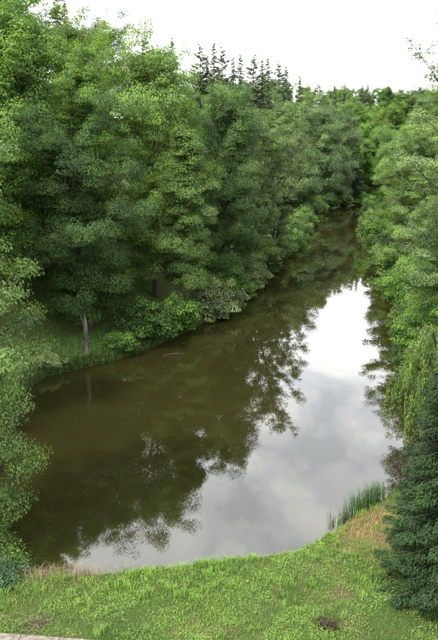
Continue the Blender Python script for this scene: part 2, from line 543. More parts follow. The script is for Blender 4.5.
def weeping(seed, H, Rad, nst=420, leaf=0.17):
    """crown of hanging leafy strands"""
    rg = np.random.default_rng(seed)
    tb = Tubes()
    zz = np.linspace(0, 1, 7)
    P = np.stack([0.25 * np.sin(zz * 3), 0.2 * zz, zz * H * 0.72], -1); P[0, 2] = -0.4
    tb.add(P, 0.26 * (1 - zz * 0.75), 8)
    pos, ax, var = [], [], []
    nb = 26
    for i in range(nb):
        az = i * 2.399; t = i / nb
        s = P[-1] * (0.55 + 0.45 * t); d = np.array([math.cos(az), math.sin(az), 0])
        ln = Rad * rg.uniform(0.7, 1.05) * (1 - 0.45 * t)
        u = np.linspace(0, 1, 7)
        Q = s + d * (ln * u)[:, None]; Q[:, 2] += H * 0.30 * np.sin(u * 2.0) * (0.6 + 0.6 * t) - 0.12 * ln * u ** 3
        tb.add(Q, 0.09 * (1 - u) + 0.01, 5)
        for k in range(nst // nb):
            uu = rg.uniform(0.25, 1.0)
            b = np.array([np.interp(uu, u, Q[:, j]) for j in range(3)]) + rg.normal(0, 0.22, 3)
            hl = min(b[2] - 0.6, rg.uniform(1.2, 3.6))
            if hl < 0.3:
                continue
            drift = rg.normal(0, 0.10, 2) + d[:2] * 0.12
            n = int(hl * 34)
            w = rg.uniform(0, 1, n)
            c = np.stack([b[0] + drift[0] * w * hl + rg.normal(0, 0.055, n), b[1] + drift[1] * w * hl + rg.normal(0, 0.055, n), b[2] - w * hl], -1)
            tb.add(np.stack([b, b + np.array([drift[0] * hl, drift[1] * hl, -hl])]), np.array([0.007, 0.003]), 3)
            pos.append(c)
            ax.append(unit(np.array([0, 0, -1.0]) + 0.55 * sphere_dirs(n, rg)))
            var.append(np.clip(0.5 + 0.2 * rg.normal() + 0.18 * rg.normal(size=n), 0, 1))
    pos = np.concatenate(pos); ax = np.concatenate(ax); var = np.concatenate(var)
    n = len(pos)
    nrm = unit(sphere_dirs(n, rg) * np.array([1, 1, 0.4]) + np.array([0, 0, 0.25]))
    l = leaf * rg.uniform(0.7, 1.2, n)
    v, q = leaf_quads(pos, nrm, ax, l, l * 0.28, rg, 0.1)
    return tb.mesh('trunk', M_BARK), mesh_np('crown', v, q, M_LEAF, var)


def shrub(seed, H, Rad, nst=16, clump=0.4, nleaf=90, leaf=0.12, ww=0.6, flat=0.7, bark=None):
    rg = np.random.default_rng(seed)
    tb = Tubes()
    cent, crad = [], []
    for i in range(nst):
        az = i * 2.399 + rg.uniform(-0.4, 0.4); o = math.sqrt((i + 0.5) / nst)
        ln = rg.uniform(0.8, 1.1)
        u = np.linspace(0, 1, 5)
        x = Rad * o * ln * u ** 0.9; z = H * ln * (1 - 0.55 * o ** 2) * u ** (0.8 + 0.3 * o)
        Q = np.stack([math.cos(az) * x + rg.normal(0, 0.03, 5), math.sin(az) * x + rg.normal(0, 0.03, 5), z], -1)
        Q[0] = (rg.normal(0, 0.1), rg.normal(0, 0.1), -0.2)
        tb.add(Q, 0.03 * (1 - u) + 0.006, 5)
        for k in range(7):
            uu = 0.25 + 0.75 * (k + rg.uniform()) / 7
            b = np.array([np.interp(uu, u, Q[:, j]) for j in range(3)]) + rg.normal(0, 0.16 * Rad, 3) * np.array([1, 1, 0.5])
            cent.append(b); crad.append(clump * rg.uniform(0.6, 1.2))
    cent = np.array(cent); crad = np.array(crad, float)
    cent[:, 2] = np.maximum(cent[:, 2], crad * 0.35)
    v, q, var = crown_leaves(cent, crad, nleaf, leaf, rg, flat, ww=ww)
    return tb.mesh('stems', bark or M_BARK), mesh_np('foliage', v, q, M_LEAF, var)


# ---------------------------------------------------------------- prototypes (mesh data shared by the copies)
KIND = {}
KIND['spreading'] = (broadleaf(11, 20, 5.8, cb=0.14, shape='round', nl=52, nsub=8, clump=1.0, nleaf=185, leaf=0.165, flat=0.85, el0=22, el1=74, up=0.6), 20)
KIND['feathery'] = (broadleaf(12, 20, 4.6, cb=0.24, shape='tall', nl=54, nsub=8, clump=0.85, nleaf=165, leaf=0.15, flat=0.75, el0=28, el1=76, irregular=0.35, up=0.6), 20)
KIND['alder'] = (broadleaf(13, 15, 3.1, cb=0.25, shape='cone', nl=60, nsub=7, clump=0.66, nleaf=135, leaf=0.13, flat=0.7, el0=10, el1=62, sag=0.06, irregular=0.45), 15)
KIND['layered'] = (broadleaf(14, 14, 5.4, cb=0.17, shape='round', nl=62, nsub=9, clump=0.92, nleaf=150, leaf=0.14, flat=0.7, el0=4, el1=60, sag=0.2, irregular=0.5), 14)
KIND['lobed'] = (broadleaf(15, 19, 4.5, cb=0.07, shape='tall', nl=54, nsub=9, clump=0.95, nleaf=175, leaf=0.16, flat=0.9, el0=24, el1=74, irregular=0.3, up=0.6), 19)
KIND['airy'] = (broadleaf(16, 15, 3.6, cb=0.14, shape='vase', nl=40, nsub=7, clump=0.66, nleaf=110, leaf=0.15, flat=0.75, el0=30, el1=72, irregular=0.5, lean=0.16, forks=2, tr=0.2), 15)
KIND['domed'] = (broadleaf(17, 17, 5.8, cb=0.04, shape='round', nl=52, nsub=8, clump=1.2, nleaf=150, leaf=0.24, flat=0.9, el0=20, el1=74, irregular=0.2, up=0.6), 17)
KIND['dense'] = (broadleaf(18, 18, 4.8, cb=0.12, shape='round', nl=44, nsub=7, clump=1.15, nleaf=165, leaf=0.22, flat=0.9, el0=24, el1=76, irregular=0.32, up=0.6), 18)
KIND['crowded'] = (broadleaf(19, 20, 4.3, cb=0.18, shape='tall', nl=42, nsub=7, clump=1.1, nleaf=160, leaf=0.21, flat=0.9, el0=28, el1=76, irregular=0.38, up=0.6), 20)
KIND['spindly'] = (conifer(21, 19, 2.3, cb=0.3, nwh=44, per=6, dens=60, leaf=0.34, ww=0.4, gaps=0.2, droop=0.30, power=0.75, spread=(0.4, 1.2)), 19)
KIND['scraggy'] = (conifer(22, 18, 2.5, cb=0.45, nwh=26, per=6, dens=70, leaf=0.34, ww=0.4, gaps=0.28, droop=0.05, lift=0.25, power=0.6, spread=(0.4, 1.2)), 18)
KIND['spruce'] = (conifer(23, 18, 3.6, cb=0.03, nwh=38, per=7, dens=55, leaf=0.42, gaps=0.06, droop=0.4, power=0.8), 18)
KIND['near_left'] = (broadleaf(31, 13.5, 3.3, cb=0.04, shape='club', nl=72, nsub=12, clump=0.62, nleaf=125, leaf=0.10, flat=0.55, el0=0, el1=60, irregular=0.3, tr=0.2, ww=0.5, tri=False, fill=1), 13.5)
KIND['near_right'] = (broadleaf(32, 16, 5.6, cb=0.05, shape='round', nl=60, nsub=10, clump=0.72, nleaf=150, leaf=0.15, flat=0.7, el0=8, el1=66, sag=0.14, irregular=0.55, ww=0.5), 16)
KIND['sparse_top'] = (broadleaf(33, 20, 5.2, cb=0.15, shape='vase', nl=48, nsub=8, clump=0.68, nleaf=150, leaf=0.13, flat=0.6, el0=18, el1=66, irregular=0.32, fill=0), 20)
KIND['willow'] = (weeping(34, 8.0, 3.6), 8.0)
KIND['fir'] = (conifer(35, 9.0, 2.5, cb=0.02, nwh=54, per=9, dens=340, leaf=0.095, ww=0.48, gaps=0.02, droop=0.48, tr=0.14, power=0.45, spread=(0.85, 1.06)), 9.0)
KIND['bush'] = (shrub(41, 2.6, 2.1, nst=18, clump=0.55, nleaf=110, leaf=0.15), 2.6)
KIND['low_bush'] = (shrub(42, 1.6, 1.5, nst=14, clump=0.42, nleaf=100, leaf=0.12), 1.6)
KIND['big_bush'] = (shrub(44, 4.6, 3.2, nst=28, clump=0.62, nleaf=170, leaf=0.13), 4.6)
KIND['purple'] = (shrub(43, 2.4, 1.0, nst=12, clump=0.28, nleaf=22, leaf=0.11, ww=0.45), 2.4)


def place(kind, name, label, cat, x, y, h=None, color=(0.05, 0.09, 0.02), rot=0.0, group=None, tilt=(0, 0), wide=1.0, sink=0.0):
    (tm, cm), h0 = KIND[kind]
    s = (h or h0) / h0
    e = link(name, None)
    e.empty_display_size = 0.3
    e.location = (x, y, gz(x, y) - sink)
    e.rotation_euler = (tilt[0], tilt[1], rot)
    e.scale = (s * wide, s * wide, s)
    parts = ('stems', 'foliage') if kind in ('bush', 'low_bush', 'big_bush', 'purple') else ('trunk', 'crown')
    link(parts[0], tm, e)
    cool = (1, 1, 1) if cm.materials[0] is M_NEEDLE else (0.98, 1.07, 1.12)
    link(parts[1], cm, e, tuple(a * b for a, b in zip(color, cool)))
    return tag(e, label, cat, group)


# colours of the foliage
YG = (0.084, 0.134, 0.026)     # yellow green
MG = (0.064, 0.122, 0.023)     # mid green
BG = (0.086, 0.152, 0.028)     # bright green
DG = (0.030, 0.060, 0.013)     # dark green
GG = (0.074, 0.118, 0.036)     # grey green
CN = (0.022, 0.040, 0.020)     # dark conifer
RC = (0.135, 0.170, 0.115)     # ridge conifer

# ---- left bank, the row beside the water
place('layered', 'leafy_tree', 'dark tree with drooping layered boughs shading the small lawn', 'tree', -10.9, 50.0, 15.5, DG, 0.4, wide=0.9)
place('spreading', 'leafy_tree', 'broad light green round-headed tree rising behind the slim alder', 'tree', -6.4, 61.0, 21.5, (0.098, 0.160, 0.034), 1.1, wide=0.9)
place('alder', 'leafy_tree', 'slim conical green tree with a straight dark trunk at the water edge', 'tree', -3.2, 54.8, 16.8, (0.068, 0.115, 0.027), 0.2)
place('feathery', 'leafy_tree', 'tall feathery mid green tree between the dark layered tree and the round-headed one', 'tree', -11.4, 56.5, 18.5, BG, 2.2, wide=0.85)
place('lobed', 'leafy_tree', 'tall lobed grey-green tree leaning toward the river past the alder', 'tree', 1.0, 68.0, 18.2, (0.048, 0.088, 0.026), 3.0, wide=0.88)
place('airy', 'leafy_tree', 'airy pale tree with two dark slanting trunks over the river bend', 'tree', 4.0, 75.0, 16.5, GG, 0.0)
place('airy', 'leafy_tree', 'thin pale forked tree beyond the one with slanting trunks', 'tree', 7.5, 88.0, 15.0, (0.075, 0.100, 0.040), 0.5)
place('lobed', 'leafy_tree', 'bright green tree standing up the slope behind the lobed grey-green one', 'tree', 0.5, 84.0, 18.5, BG, 4.0)
place('domed', 'leafy_tree', 'rounded grey-green tree with foliage down to the water at the far bend', 'tree', 16.5, 142.0, 21.0, (0.078, 0.122, 0.046), 0.0)
place('domed', 'leafy_tree', 'tall domed dull green tree where the river turns out of sight', 'tree', 26.0, 172.0, 22.5, (0.070, 0.112, 0.044), 2.0, wide=0.9)
place('domed', 'leafy_tree', 'rounded dusky green tree next to the dark spruce at the river turn', 'tree', 34.5, 189.5, 21.0, (0.060, 0.094, 0.040), 4.1)
place('spruce', 'conifer_tree', 'dark green spruce standing at the river turn beside rounded trees', 'tree', 42.0, 195.5, 21.0, (0.020, 0.042, 0.022), 1.0)
place('domed', 'leafy_tree', 'leafy tree closing the river view behind the right bank', 'tree', 52, 204.0, 18.0, MG, 5.0)

# ---- slope behind: first tier, individually seen
place('feathery', 'leafy_tree', 'tall fresh green tree on the slope end above the near left tree', 'tree', -20.5, 64, 21.5, BG, 0.7)
place('crowded', 'leafy_tree', 'tall tree with bare limbs showing, on the slope side of the dark layered tree', 'tree', -17.0, 57, 19.5, MG, 1.9)
place('spreading', 'leafy_tree', 'wide yellowish green crown on the slope above the feathery tree', 'tree', -16.0, 73, 19.5, YG, 2.9)
place('spreading', 'leafy_tree', 'wide dark green crown at the slope top under the thin conifers', 'tree', -17.5, 96, 20, DG, 4.4)
place('crowded', 'leafy_tree', 'mid green tall crown behind the broad round-headed tree', 'tree', -8.0, 80, 17.5, MG, 0.3)

place('dense', 'leafy_tree', 'leafy tree at the back of the small lawn', 'tree', -18.2, 50.5, 17, BG, 1.2)
place('spreading', 'leafy_tree', 'leafy tree beside the small lawn behind the near left tree', 'tree', -20.5, 41.0, 19, MG, 5.2)
place('dense', 'leafy_tree', 'bank tree right behind the near left tree', 'tree', -20.0, 30.5, 17, MG, 2.6)

# ---- right bank
place('near_right', 'leafy_tree', 'leafy tree with layered boughs reaching over the water behind the willow', 'tree', 18.4, 46.5, 12.5, (0.092, 0.142, 0.050), 0.6)
place('near_right', 'leafy_tree', 'bright green tree overhanging the river beyond the layered-bough tree', 'tree', 24.4, 74.0, 15.5, (0.094, 0.150, 0.038), 2.5)
place('sparse_top', 'leafy_tree', 'tall thin-crowned tree with loose twigs against the sky', 'tree', 17.9, 41.5, 20.6, (0.080, 0.118, 0.042), 2.9, wide=1.1)
place('spreading', 'leafy_tree', 'dull olive tree on the right bank before the spruce at the turn', 'tree', 30.4, 104.0, 14.5, (0.064, 0.094, 0.032), 0.0)
place('dense', 'leafy_tree', 'yellow-green crown behind the overhanging right bank trees', 'tree', 33.0, 86.0, 18.5, YG, 1.0)
place('dense', 'leafy_tree', 'mid green tree at the water side far along the right bank', 'tree', 37.0, 132.0, 16.0, MG, 2.0)
place('dense', 'leafy_tree', 'farthest tree of the right bank where the river bends away', 'tree', 47.0, 162.0, 16.0, MG, 3.0)
place('spreading', 'leafy_tree', 'large crown up the right slope behind the thin-crowned tree', 'tree', 28.0, 60.0, 20.5, GG, 4.0)
place('low_bush', 'shrub', 'dark low shrub under the layered-bough tree on the right bank', 'shrub', 13.6, 40.5, 2.0, DG, 0.4)
for i, (x, y) in enumerate([(20.2, 66), (21.8, 77), (24.0, 90), (27.2, 107), (31, 127), (35, 145), (40.5, 166)]):
    place('bush', 'shrub', 'leafy shrub overhanging the water along the shaded right bank', 'shrub', x, y, 3.6, [MG, GG, DG][i % 3], i * 1.7, 'shrubs on the right bank')
for x, y, h, c, lb in [(15.2, 43.0, 4.6, MG, 'big mid green shrub at the foot of the layered-bough tree'), (17.4, 49.5, 4.6, (0.085, 0.135, 0.04), 'big pale shrub on the bank past the layered-bough tree'), (13.6, 35.5, 3.6, GG, 'grey-green shrub on the bank behind the willow'), (18.4, 57.0, 5.2, MG, 'tall shrub hanging over the water between the two leafy right bank trees'), (20.6, 44.0, 4.0, DG, 'dark shrub behind the trunk of the layered-bough tree')]:
    place('big_bush', 'shrub', lb, 'shrub', x, y, h, c, x)
place('willow', 'willow_tree', 'weeping tree with hanging leafy strands above the dark fir', 'tree', 10.5, 27.7, 6.6, (0.098, 0.150, 0.042), 0.3)
place('fir', 'conifer_tree', 'dense dark blue-green fir on the near bank', 'tree', 8.45, 18.2, 11.2, (0.018, 0.037, 0.014), 0.5)

# ---- near left tree
place('near_left', 'leafy_tree', 'dense pale-leaved tree on the near left corner of the bank', 'tree', -10.2, 20.8, 14.8, (0.088, 0.138, 0.042), 0.9, wide=0.92)
place('low_bush', 'shrub', 'low blue-green shrub at the foot of the near left tree', 'shrub', -7.9, 18.6, 1.0, (0.045, 0.085, 0.042), 0.5)

# ---- crowded slope: keep only trees whose crown can be seen past those in front
rt = np.random.default_rng(99)
CP, SP = math.cos(R(15)), math.sin(R(15))


def to_picture(x, y, z):
    dep = y * CP - (z - 15) * SP
    return 219 + 620 * x / dep, 320 - 620 * (y * SP + (z - 15) * CP) / dep, dep


cover = np.zeros((160, 150), bool)          # coarse view cells, 4 px each, with a margin at both sides
PYY, PXX = np.mgrid[0:160, 0:150]
PXX = PXX * 4 - 80; PYY = PYY * 4


def crown_cells(x, y, h, rad, k):
    z = gz(x, y)
    u, vt, dep = to_picture(x, y, z + h)
    vb = to_picture(x, y, z + 0.1 * h)[1]
    a = rad * 620 / dep * k; b = (vb - vt) / 2 * (1 if k >= 1 else 0.93)
    return ((PXX - u) / max(a, 2)) ** 2 + ((PYY - (vt + vb) / 2) / max(b, 2)) ** 2 < 1


CRAD = dict(spreading=0.30, feathery=0.24, alder=0.2, layered=0.4, lobed=0.24, airy=0.15, domed=0.35, dense=0.28, crowded=0.22, near_left=0.25, near_right=0.35, sparse_top=0.15, spruce=0.15)
queue = []
taken = []
for o in list(col.objects):
    if o.type == 'EMPTY':
        taken.append((o.location.x, o.location.y))
        if o['category'] == 'tree':
            hh = o.children[1].data.name if len(o.children) > 1 else ''
            ext = max(v[2] for v in o.children[1].bound_box) * o.scale[2]
            wid = max(v[0] for v in o.children[1].bound_box) * o.scale[0] * 0.85
            queue.append((math.hypot(o.location.x, o.location.y), o.location.x, o.location.y, ext, wid, None))
cands = []
for yy in np.arange(50, 330, 6.5):
    for xx in np.arange(-75, 165, 6.5):
        cands.append((xx + rt.uniform(-2.8, 2.8), yy + rt.uniform(-2.8, 2.8)))
ca = np.array(cands)
sdv = river_sd(ca[:, 0], ca[:, 1])
leftmask = (ca[:, 0] < np.interp(ca[:, 1], BX, BV)) | (ca[:, 1] > 205)
for (x, y), sd_ in zip(ca[leftmask], sdv[leftmask]):
    if sd_ < 4 or sd_ > 95 or (x > 60 and y < 214) or abs(x) > (y * 0.97 + 4) * 0.394 + 4:
        continue
    if min(math.hypot(x - a, y - b) for a, b in taken) < 4.8 + y * 0.006:
        continue
    taken.append((x, y))
    k = ['dense', 'crowded', 'dense', 'spreading'][rt.integers(4)]
    low = 1 - 0.38 * math.exp(-((math.atan2(x, y) - 0.03) / 0.10) ** 2) * (70 < y < 190)
    queue.append((math.hypot(x, y), x, y, rt.uniform(14, 18.5) * low, 4.4, k))
queue.sort(key=lambda q: q[0])
SLOPE_COL = [('mid green', MG), ('bright green', BG), ('greyish green', GG), ('dark green', DG), ('yellow-green', YG)]
for dist, x, y, h, wid, k in queue:
    full = crown_cells(x, y, h, wid, 1.0)
    if k:
        if (full & ~cover).sum() < 3:
            continue
        cname, c = SLOPE_COL[rt.integers(5)]
        c = np.array(c) * rt.uniform(0.9, 1.1)
        if y > 180:
            where, grp = 'on the far hillside beyond the river turn', 'far hillside'
        elif river_sd(np.array([x]), np.array([y]))[0] > 30:
            where, grp = 'high on the wooded slope', 'upper slope'
        else:
            where, grp = 'low on the slope behind the riverside row', 'lower slope'
        place(k, 'leafy_tree', '%s leafy crown in the crowd %s' % (cname, where), 'tree', x, y, h, tuple(c), rt.uniform(0, 6.28), '%s trees of the %s' % (cname, grp))
    cover |= crown_cells(x, y, h, wid, 0.75)

for i, (x, y, h) in enumerate([(64.2, 262.0, 19.4), (68.4, 264.0, 19.3), (71.5, 262.0, 19.4), (74.4, 258.0, 19.6)]):
    place(['dense', 'crowded'][i % 2], 'leafy_tree', 'far crown closing the dip in the ridge beyond the right bank', 'tree', x, y, h, [MG, GG][i % 2], i * 1.9, 'trees in the ridge dip')

# ---- thin conifers along the ridge: x, y, height
RIDGE = [(-34.0, 110.0, 23.6), (-30.6, 105.0, 23.7), (-26.7, 112.0, 25.9), (-26.9, 118.0, 25.4), (-14.3, 130.0, 24.1), (-13.5, 135.0, 23.7), (-9.8, 140.0, 27.2), (-4.3, 150.0, 28.4), (-2.7, 152.0, 26.4), (-1.1, 150.0, 29.8), (0.7, 155.0, 29.6), (3.4, 160.0, 28.5), (5.0, 158.0, 30.1), (8.7, 165.0, 31.8), (10.7, 165.0, 31.5), (12.5, 170.0, 32.7), (15.8, 175.0, 32.7), (18.0, 178.0, 32.6), (24.5, 200.0, 29.9), (32.3, 215.0, 27.9), (42.2, 240.0, 24.0), (46.8, 245.0, 23.7), (55.3, 255.0, 23.8), (58.2, 258.0, 24.1), (65.3, 262.0, 22.1), (67.6, 262.0, 23.4)]
for i, (x, y, h) in enumerate(RIDGE):
    look = 'ragged open-topped conifer' if i % 3 == 1 else 'narrow pointed conifer'
    spot = ('on the slope top above the dark layered tree' if i < 4 else 'standing alone above the broad round-headed tree' if i < 7 else
            'in the thick conifer row on the ridge' if i < 18 else 'on the far ridge beyond the river turn')
    place('scraggy' if i % 3 == 1 else 'spindly', 'conifer_tree', look + ' ' + spot, 'tree', x, y, h + 0.8, RC, rt.uniform(0, 6.28), look + 's ' + spot, wide=1.2)
place('spruce', 'conifer_tree', 'dense dark pointed conifer on the ridge, fuller than the spindly ones', 'tree', 25, 198, 24, CN, 0.5)

# ---- left bank shrubs
place('bush', 'shrub', 'round leafy shrub at the foot of the slim alder', 'shrub', -3.6, 51.6, 3.0, MG, 0.3)
place('bush', 'shrub', 'dark green shrub between the grey snag and the alder', 'shrub', -6.0, 48.6, 3.2, DG, 1.3)
place('low_bush', 'shrub', 'low shrub beside the grey snag on the lawn edge', 'shrub', -7.7, 45.6, 1.5, MG, 2.0)
place('bush', 'shrub', 'pale blossom-tipped shrub overhanging the river past the alder', 'shrub', -0.6, 57.2, 3.6, (0.105, 0.130, 0.060), 2.4)
place('bush', 'shrub', 'pale green shrub below the slanting trunks', 'shrub', 3.4, 70.3, 3.6, (0.095, 0.13, 0.05), 3.1)
place('bush', 'shrub', 'mid green shrub below the lobed grey-green tree', 'shrub', 1.6, 64.6, 3.0, MG, 4.0)
place('low_bush', 'shrub', 'tiny pale-leaved shrub at the water end of the small lawn', 'shrub', -12.0, 41.7, 1.0, (0.16, 0.20, 0.09), 0.0)
place('bush', 'shrub', 'leafy shrub trailing in the water under the thin forked tree', 'shrub', 8.8, 91.2, 3.2, GG, 5.0)
for i, (x, y) in enumerate([(5.8, 79.5), (10.8, 98), (13, 108), (15.2, 120), (18, 133), (20.8, 145), (23.5, 156), (26.3, 167), (31, 177), (37, 185.5), (44, 191), (51.5, 197)]):
    place('bush', 'shrub', 'waterside shrub along the far stretch of the left bank', 'shrub', x, y, 3.8, [GG, MG, DG][i % 3], i * 1.3, 'shrubs on the far left bank')

# ---------------------------------------------------------------- snag, floating branch
rs = np.random.default_rng(5)
sx, sy = -9.95, 44.0
sn = link('dead_tree_snag', None); sn.location = (sx, sy, gz(sx, sy))
tb = Tubes()
zz = np.linspace(0, 1, 9)
tb.add(np.stack([0.10 * np.sin(zz * 2.4), 0.05 * zz, -0.3 + 3.5 * zz], -1), np.array([0.34, 0.24, 0.20, 0.19, 0.18, 0.17, 0.14, 0.08, 0.02]), 11)
tb.add(np.array([(0.05, -0.1, 2.3), (-0.1, -0.2, 2.9), (-0.14, -0.22, 3.35)]), np.array([0.09, 0.06, 0.01]), 6)
link('trunk', tb.mesh('trunk', M_PALEBARK), sn)
for k in range(7):
    t2 = Tubes(); a = k * 0.95
    u = np.linspace(0, 1, 5)
    t2.add(np.stack([0.2 * math.cos(a) + u * math.cos(a) * 0.9 + rs.normal(0, .06, 5), 0.2 * math.sin(a) + u * math.sin(a) * 0.7 + rs.normal(0, .06, 5), 0.12 - 0.4 * u + 0.08 * np.sin(u * 5)], -1), 0.07 * (1 - u) + 0.015, 6)
    link('root', t2.mesh('root', M_PALEBARK), sn)
tag(sn, 'pale broken dead trunk standing at the lawn edge by the water', 'dead tree')

t2 = Tubes(); u = np.linspace(0, 1, 7)
t2.add(np.stack([u * 1.7, 0.15 * np.sin(u * 3), 0.03 + 0.07 * np.sin(u * 3.1)], -1), 0.03 * (1 - u * 0.7) + 0.008, 6)
t2.add(np.array([(0.8, 0.1, 0.06), (1.1, 0.35, 0.12), (1.3, 0.4, 0.08)]), np.array([0.03, 0.02, 0.01]), 5)
fb = link('floating_branch', t2.mesh('floating_branch', M_BARK)); fb.location = (-4.3, 45.2, 0.0); fb.rotation_euler = (0, 0, 0.25)
tag(fb, 'thin bare branch floating on the river off the dark shrub', 'branch')

n = 130
pos = np.stack([rs.uniform(-11, 3, n), rs.uniform(22, 52, n), np.full(n, 0.004)], -1)
pos = pos[river_sd(pos[:, 0], pos[:, 1]) < -0.6]
n = len(pos)
v, q = leaf_quads(pos, unit(np.array([0, 0, 1.0]) + 0.05 * sphere_dirs(n, rs)), sphere_dirs(n, rs) * np.array([1, 1, 0]), rs.uniform(0.02, 0.06, n), 0.025, rs, 0)
v[:, 2] = np.maximum(v[:, 2], 0.003)
fl = link('floating_leaves', mesh_np('floating_leaves', v, q, M_DRY, rs.uniform(0, 1, n)), color=(0.12, 0.11, 0.05))
tag(fl, 'specks of fallen leaves drifting on the brown water', 'leaves', kind='stuff')

# ---------------------------------------------------------------- near bank vegetation
rgm = np.random.default_rng(17)


def patch(x, y, f, ph):
    return 0.5 + 0.25 * (np.sin(x * f + ph) * np.cos(y * f * 1.3 - ph * 2) + np.sin(x * f * 2.3 - y * f * 1.7 + ph * 3) * 0.7 + 0.5 * np.sin(x * f * 4.1 + y * f * 5.3 + ph))


def spots(n, x0, x1, y0, y1, smin=0.05, dens=None):
    x = rgm.uniform(x0, x1, n); y = rgm.uniform(y0, y1, n)
    sd = river_sd(x, y)
    ok = sd > smin
    if dens is not None:
        ok &= rgm.uniform(0, 1, n) < dens(x, y, sd)
    return x[ok], y[ok], sd[ok]


def blades(x, y, length, width, lean, rg, z=None):
    """two-segment bent grass blades"""
    n = len(x)
    z = ground_z(x, y) - 0.02 if z is None else z
    b = np.stack([x, y, z], -1)
    a = rg.uniform(0, 6.283, n)
    d = np.stack([np.cos(a), np.sin(a), np.zeros(n)], -1)
    s = np.stack([-np.sin(a), np.cos(a), np.zeros(n)], -1)
    ln = np.asarray(length)[:, None]; le = np.asarray(lean)[:, None]; w = np.broadcast_to(np.asarray(width), (n,))[:, None]
    up = np.array([0, 0, 1.0])
    mid = b + (up * 0.62 + d * le * 0.25) * ln
    tip = b + (up * (0.98 - le * 0.35) + d * le * 0.85) * ln
    v = np.stack([b - s * w * .5, b + s * w * .5, mid + s * w * .42, mid - s * w * .42, tip], 1).reshape(-1, 3)
    i = np.arange(n)[:, None] * 5
    return v, [i + np.array([[0, 1, 2, 3]]), i + np.array([[3, 2, 4]])]


def grass(name, x, y, length, width, lean, color, mat, label, cat, tone=None):
    n = len(x)
    v, f = blades(x, y, length, width, lean, rgm)
    t = np.clip((0.5 if tone is None else tone) + 0.2 * rgm.normal(size=n), 0, 1)
    o = link(name, mesh_np(name, v, f, mat, np.concatenate([t, t])), color=color)
    return tag(o, label, cat, kind='stuff')


def tan_zone(x, y):
    """worn dry slope below the reeds"""
    return np.clip(1.25 - np.hypot((x - 6.0) / 2.4, (y - 21.8) / 2.3), 0, 1)


X0, X1, Y0, Y1 = -11, 12, 14.6, 27
GR = (0.102, 0.178, 0.036)
x, y, sd = spots(190000, X0, X1, Y0, Y1, 0.04, lambda x, y, s: np.clip(1.3 * patch(x, y, 1.1, 0.6) + 0.25, 0.3, 1) * (1 - 0.95 * np.sqrt(tan_zone(x, y)) * (patch(x, y, 2.6, 0.9) < 0.62)) * np.where(y > 22, 0.5, 1))
grass('turf', x, y, rgm.uniform(0.06, 0.17, len(x)), 0.011, rgm.uniform(0.1, 0.9, len(x)), GR, M_GRASS, 'short bright green turf covering the near bank', 'grass', patch(x, y, 0.7, 1.1))
# tall lush tufts along the edge
tx, ty, ts = spots(9000, X0, X1, Y0, Y1, 0.05, lambda x, y, s: np.where(s < 0.7, 0.9, np.where(s < 2.6, 0.5, 0.10)) * (patch(x, y, 0.9, 2.0) > 0.42) * (1 - tan_zone(x, y)) * (y < 23.5))
k = rgm.integers(14, 30, len(tx)); ci = np.repeat(np.arange(len(tx)), k)
hh = rgm.uniform(0.16, 0.42, len(tx))[ci] * rgm.uniform(0.6, 1.1, len(ci))
grass('tall_grass', tx[ci] + rgm.normal(0, 0.06, len(ci)), ty[ci] + rgm.normal(0, 0.06, len(ci)), hh, 0.013, rgm.uniform(0.2, 0.9, len(ci)), (0.098, 0.186, 0.036), M_GRASS,
      'lush tufts of taller grass along the water edge of the near bank', 'grass', rgm.uniform(0.25, 0.8, len(tx))[ci])
# leafy weeds (clover, nettle)
x, y, sd = spots(210000, X0, X1, Y0, Y1, 0.1, lambda x, y, s: (patch(x, y, 1.3, 4.0) > 0.45) * np.clip(1.2 * patch(x, y, 3.0, 1.0), 0, 1) * (1 - tan_zone(x, y)) * (y < 22))
n = len(x)
pos = np.stack([x, y, ground_z(x, y) + rgm.uniform(0.02, 0.15, n) * (0.4 + patch(x, y, 4, 2))], -1)
ln = rgm.uniform(0.022, 0.048, n)
v, q = leaf_quads(pos, unit(np.array([0, 0, 1.0]) + 0.5 * sphere_dirs(n, rgm)), sphere_dirs(n, rgm), ln, ln * 0.75, rgm, 0.1)
o = link('ground_cover', mesh_np('ground_cover', v, q, M_GRASS, np.clip(0.35 + 0.4 * patch(x, y, 2.2, 3.0) + 0.2 * rgm.normal(size=n), 0, 1)), color=(0.112, 0.188, 0.046))
tag(o, 'low round-leaved weeds spreading over the near bank', 'weeds', kind='stuff')
# dry grass: tan slope and the corner by the near left tree
x, y, sd = spots(60000, X0, X1, Y0, Y1, 0.03, lambda x, y, s: np.clip(tan_zone(x, y) * np.clip(2.2 * patch(x, y, 1.9, 5) - 0.45, 0, 1) * np.clip((x - 4.6) / 1.2, 0.1, 1) + 0.55 * (x < -4.2) * (s < 2.6) * (patch(x, y, 1.5, 7) > 0.3) * 0.3 + 0.012, 0, 1))
grass('dry_grass', x, y, rgm.uniform(0.08, 0.30, len(x)), 0.010, rgm.uniform(0.3, 1.2, len(x)), (0.22, 0.175, 0.060), M_DRY, 'dry straw-coloured grass on the worn slope and bank corner', 'grass', patch(x, y, 1.9, 0.2))
x, y, sd = spots(14000, -8.4, -2.2, 17.6, 20, 0.02, lambda x, y, s: np.exp(-((x + 5.6) / 1.5) ** 2 - (s / 0.7) ** 2) * np.clip(patch(x, y, 2.9, 1.0) * 2.4 - 0.55, 0, 1))
grass('dead_stalks', x, y, rgm.uniform(0.25, 0.75, len(x)), 0.007, rgm.uniform(0.2, 1.1, len(x)), (0.15, 0.122, 0.075), M_DRY, 'thin faded brown dead stalks at the water corner', 'stalks')
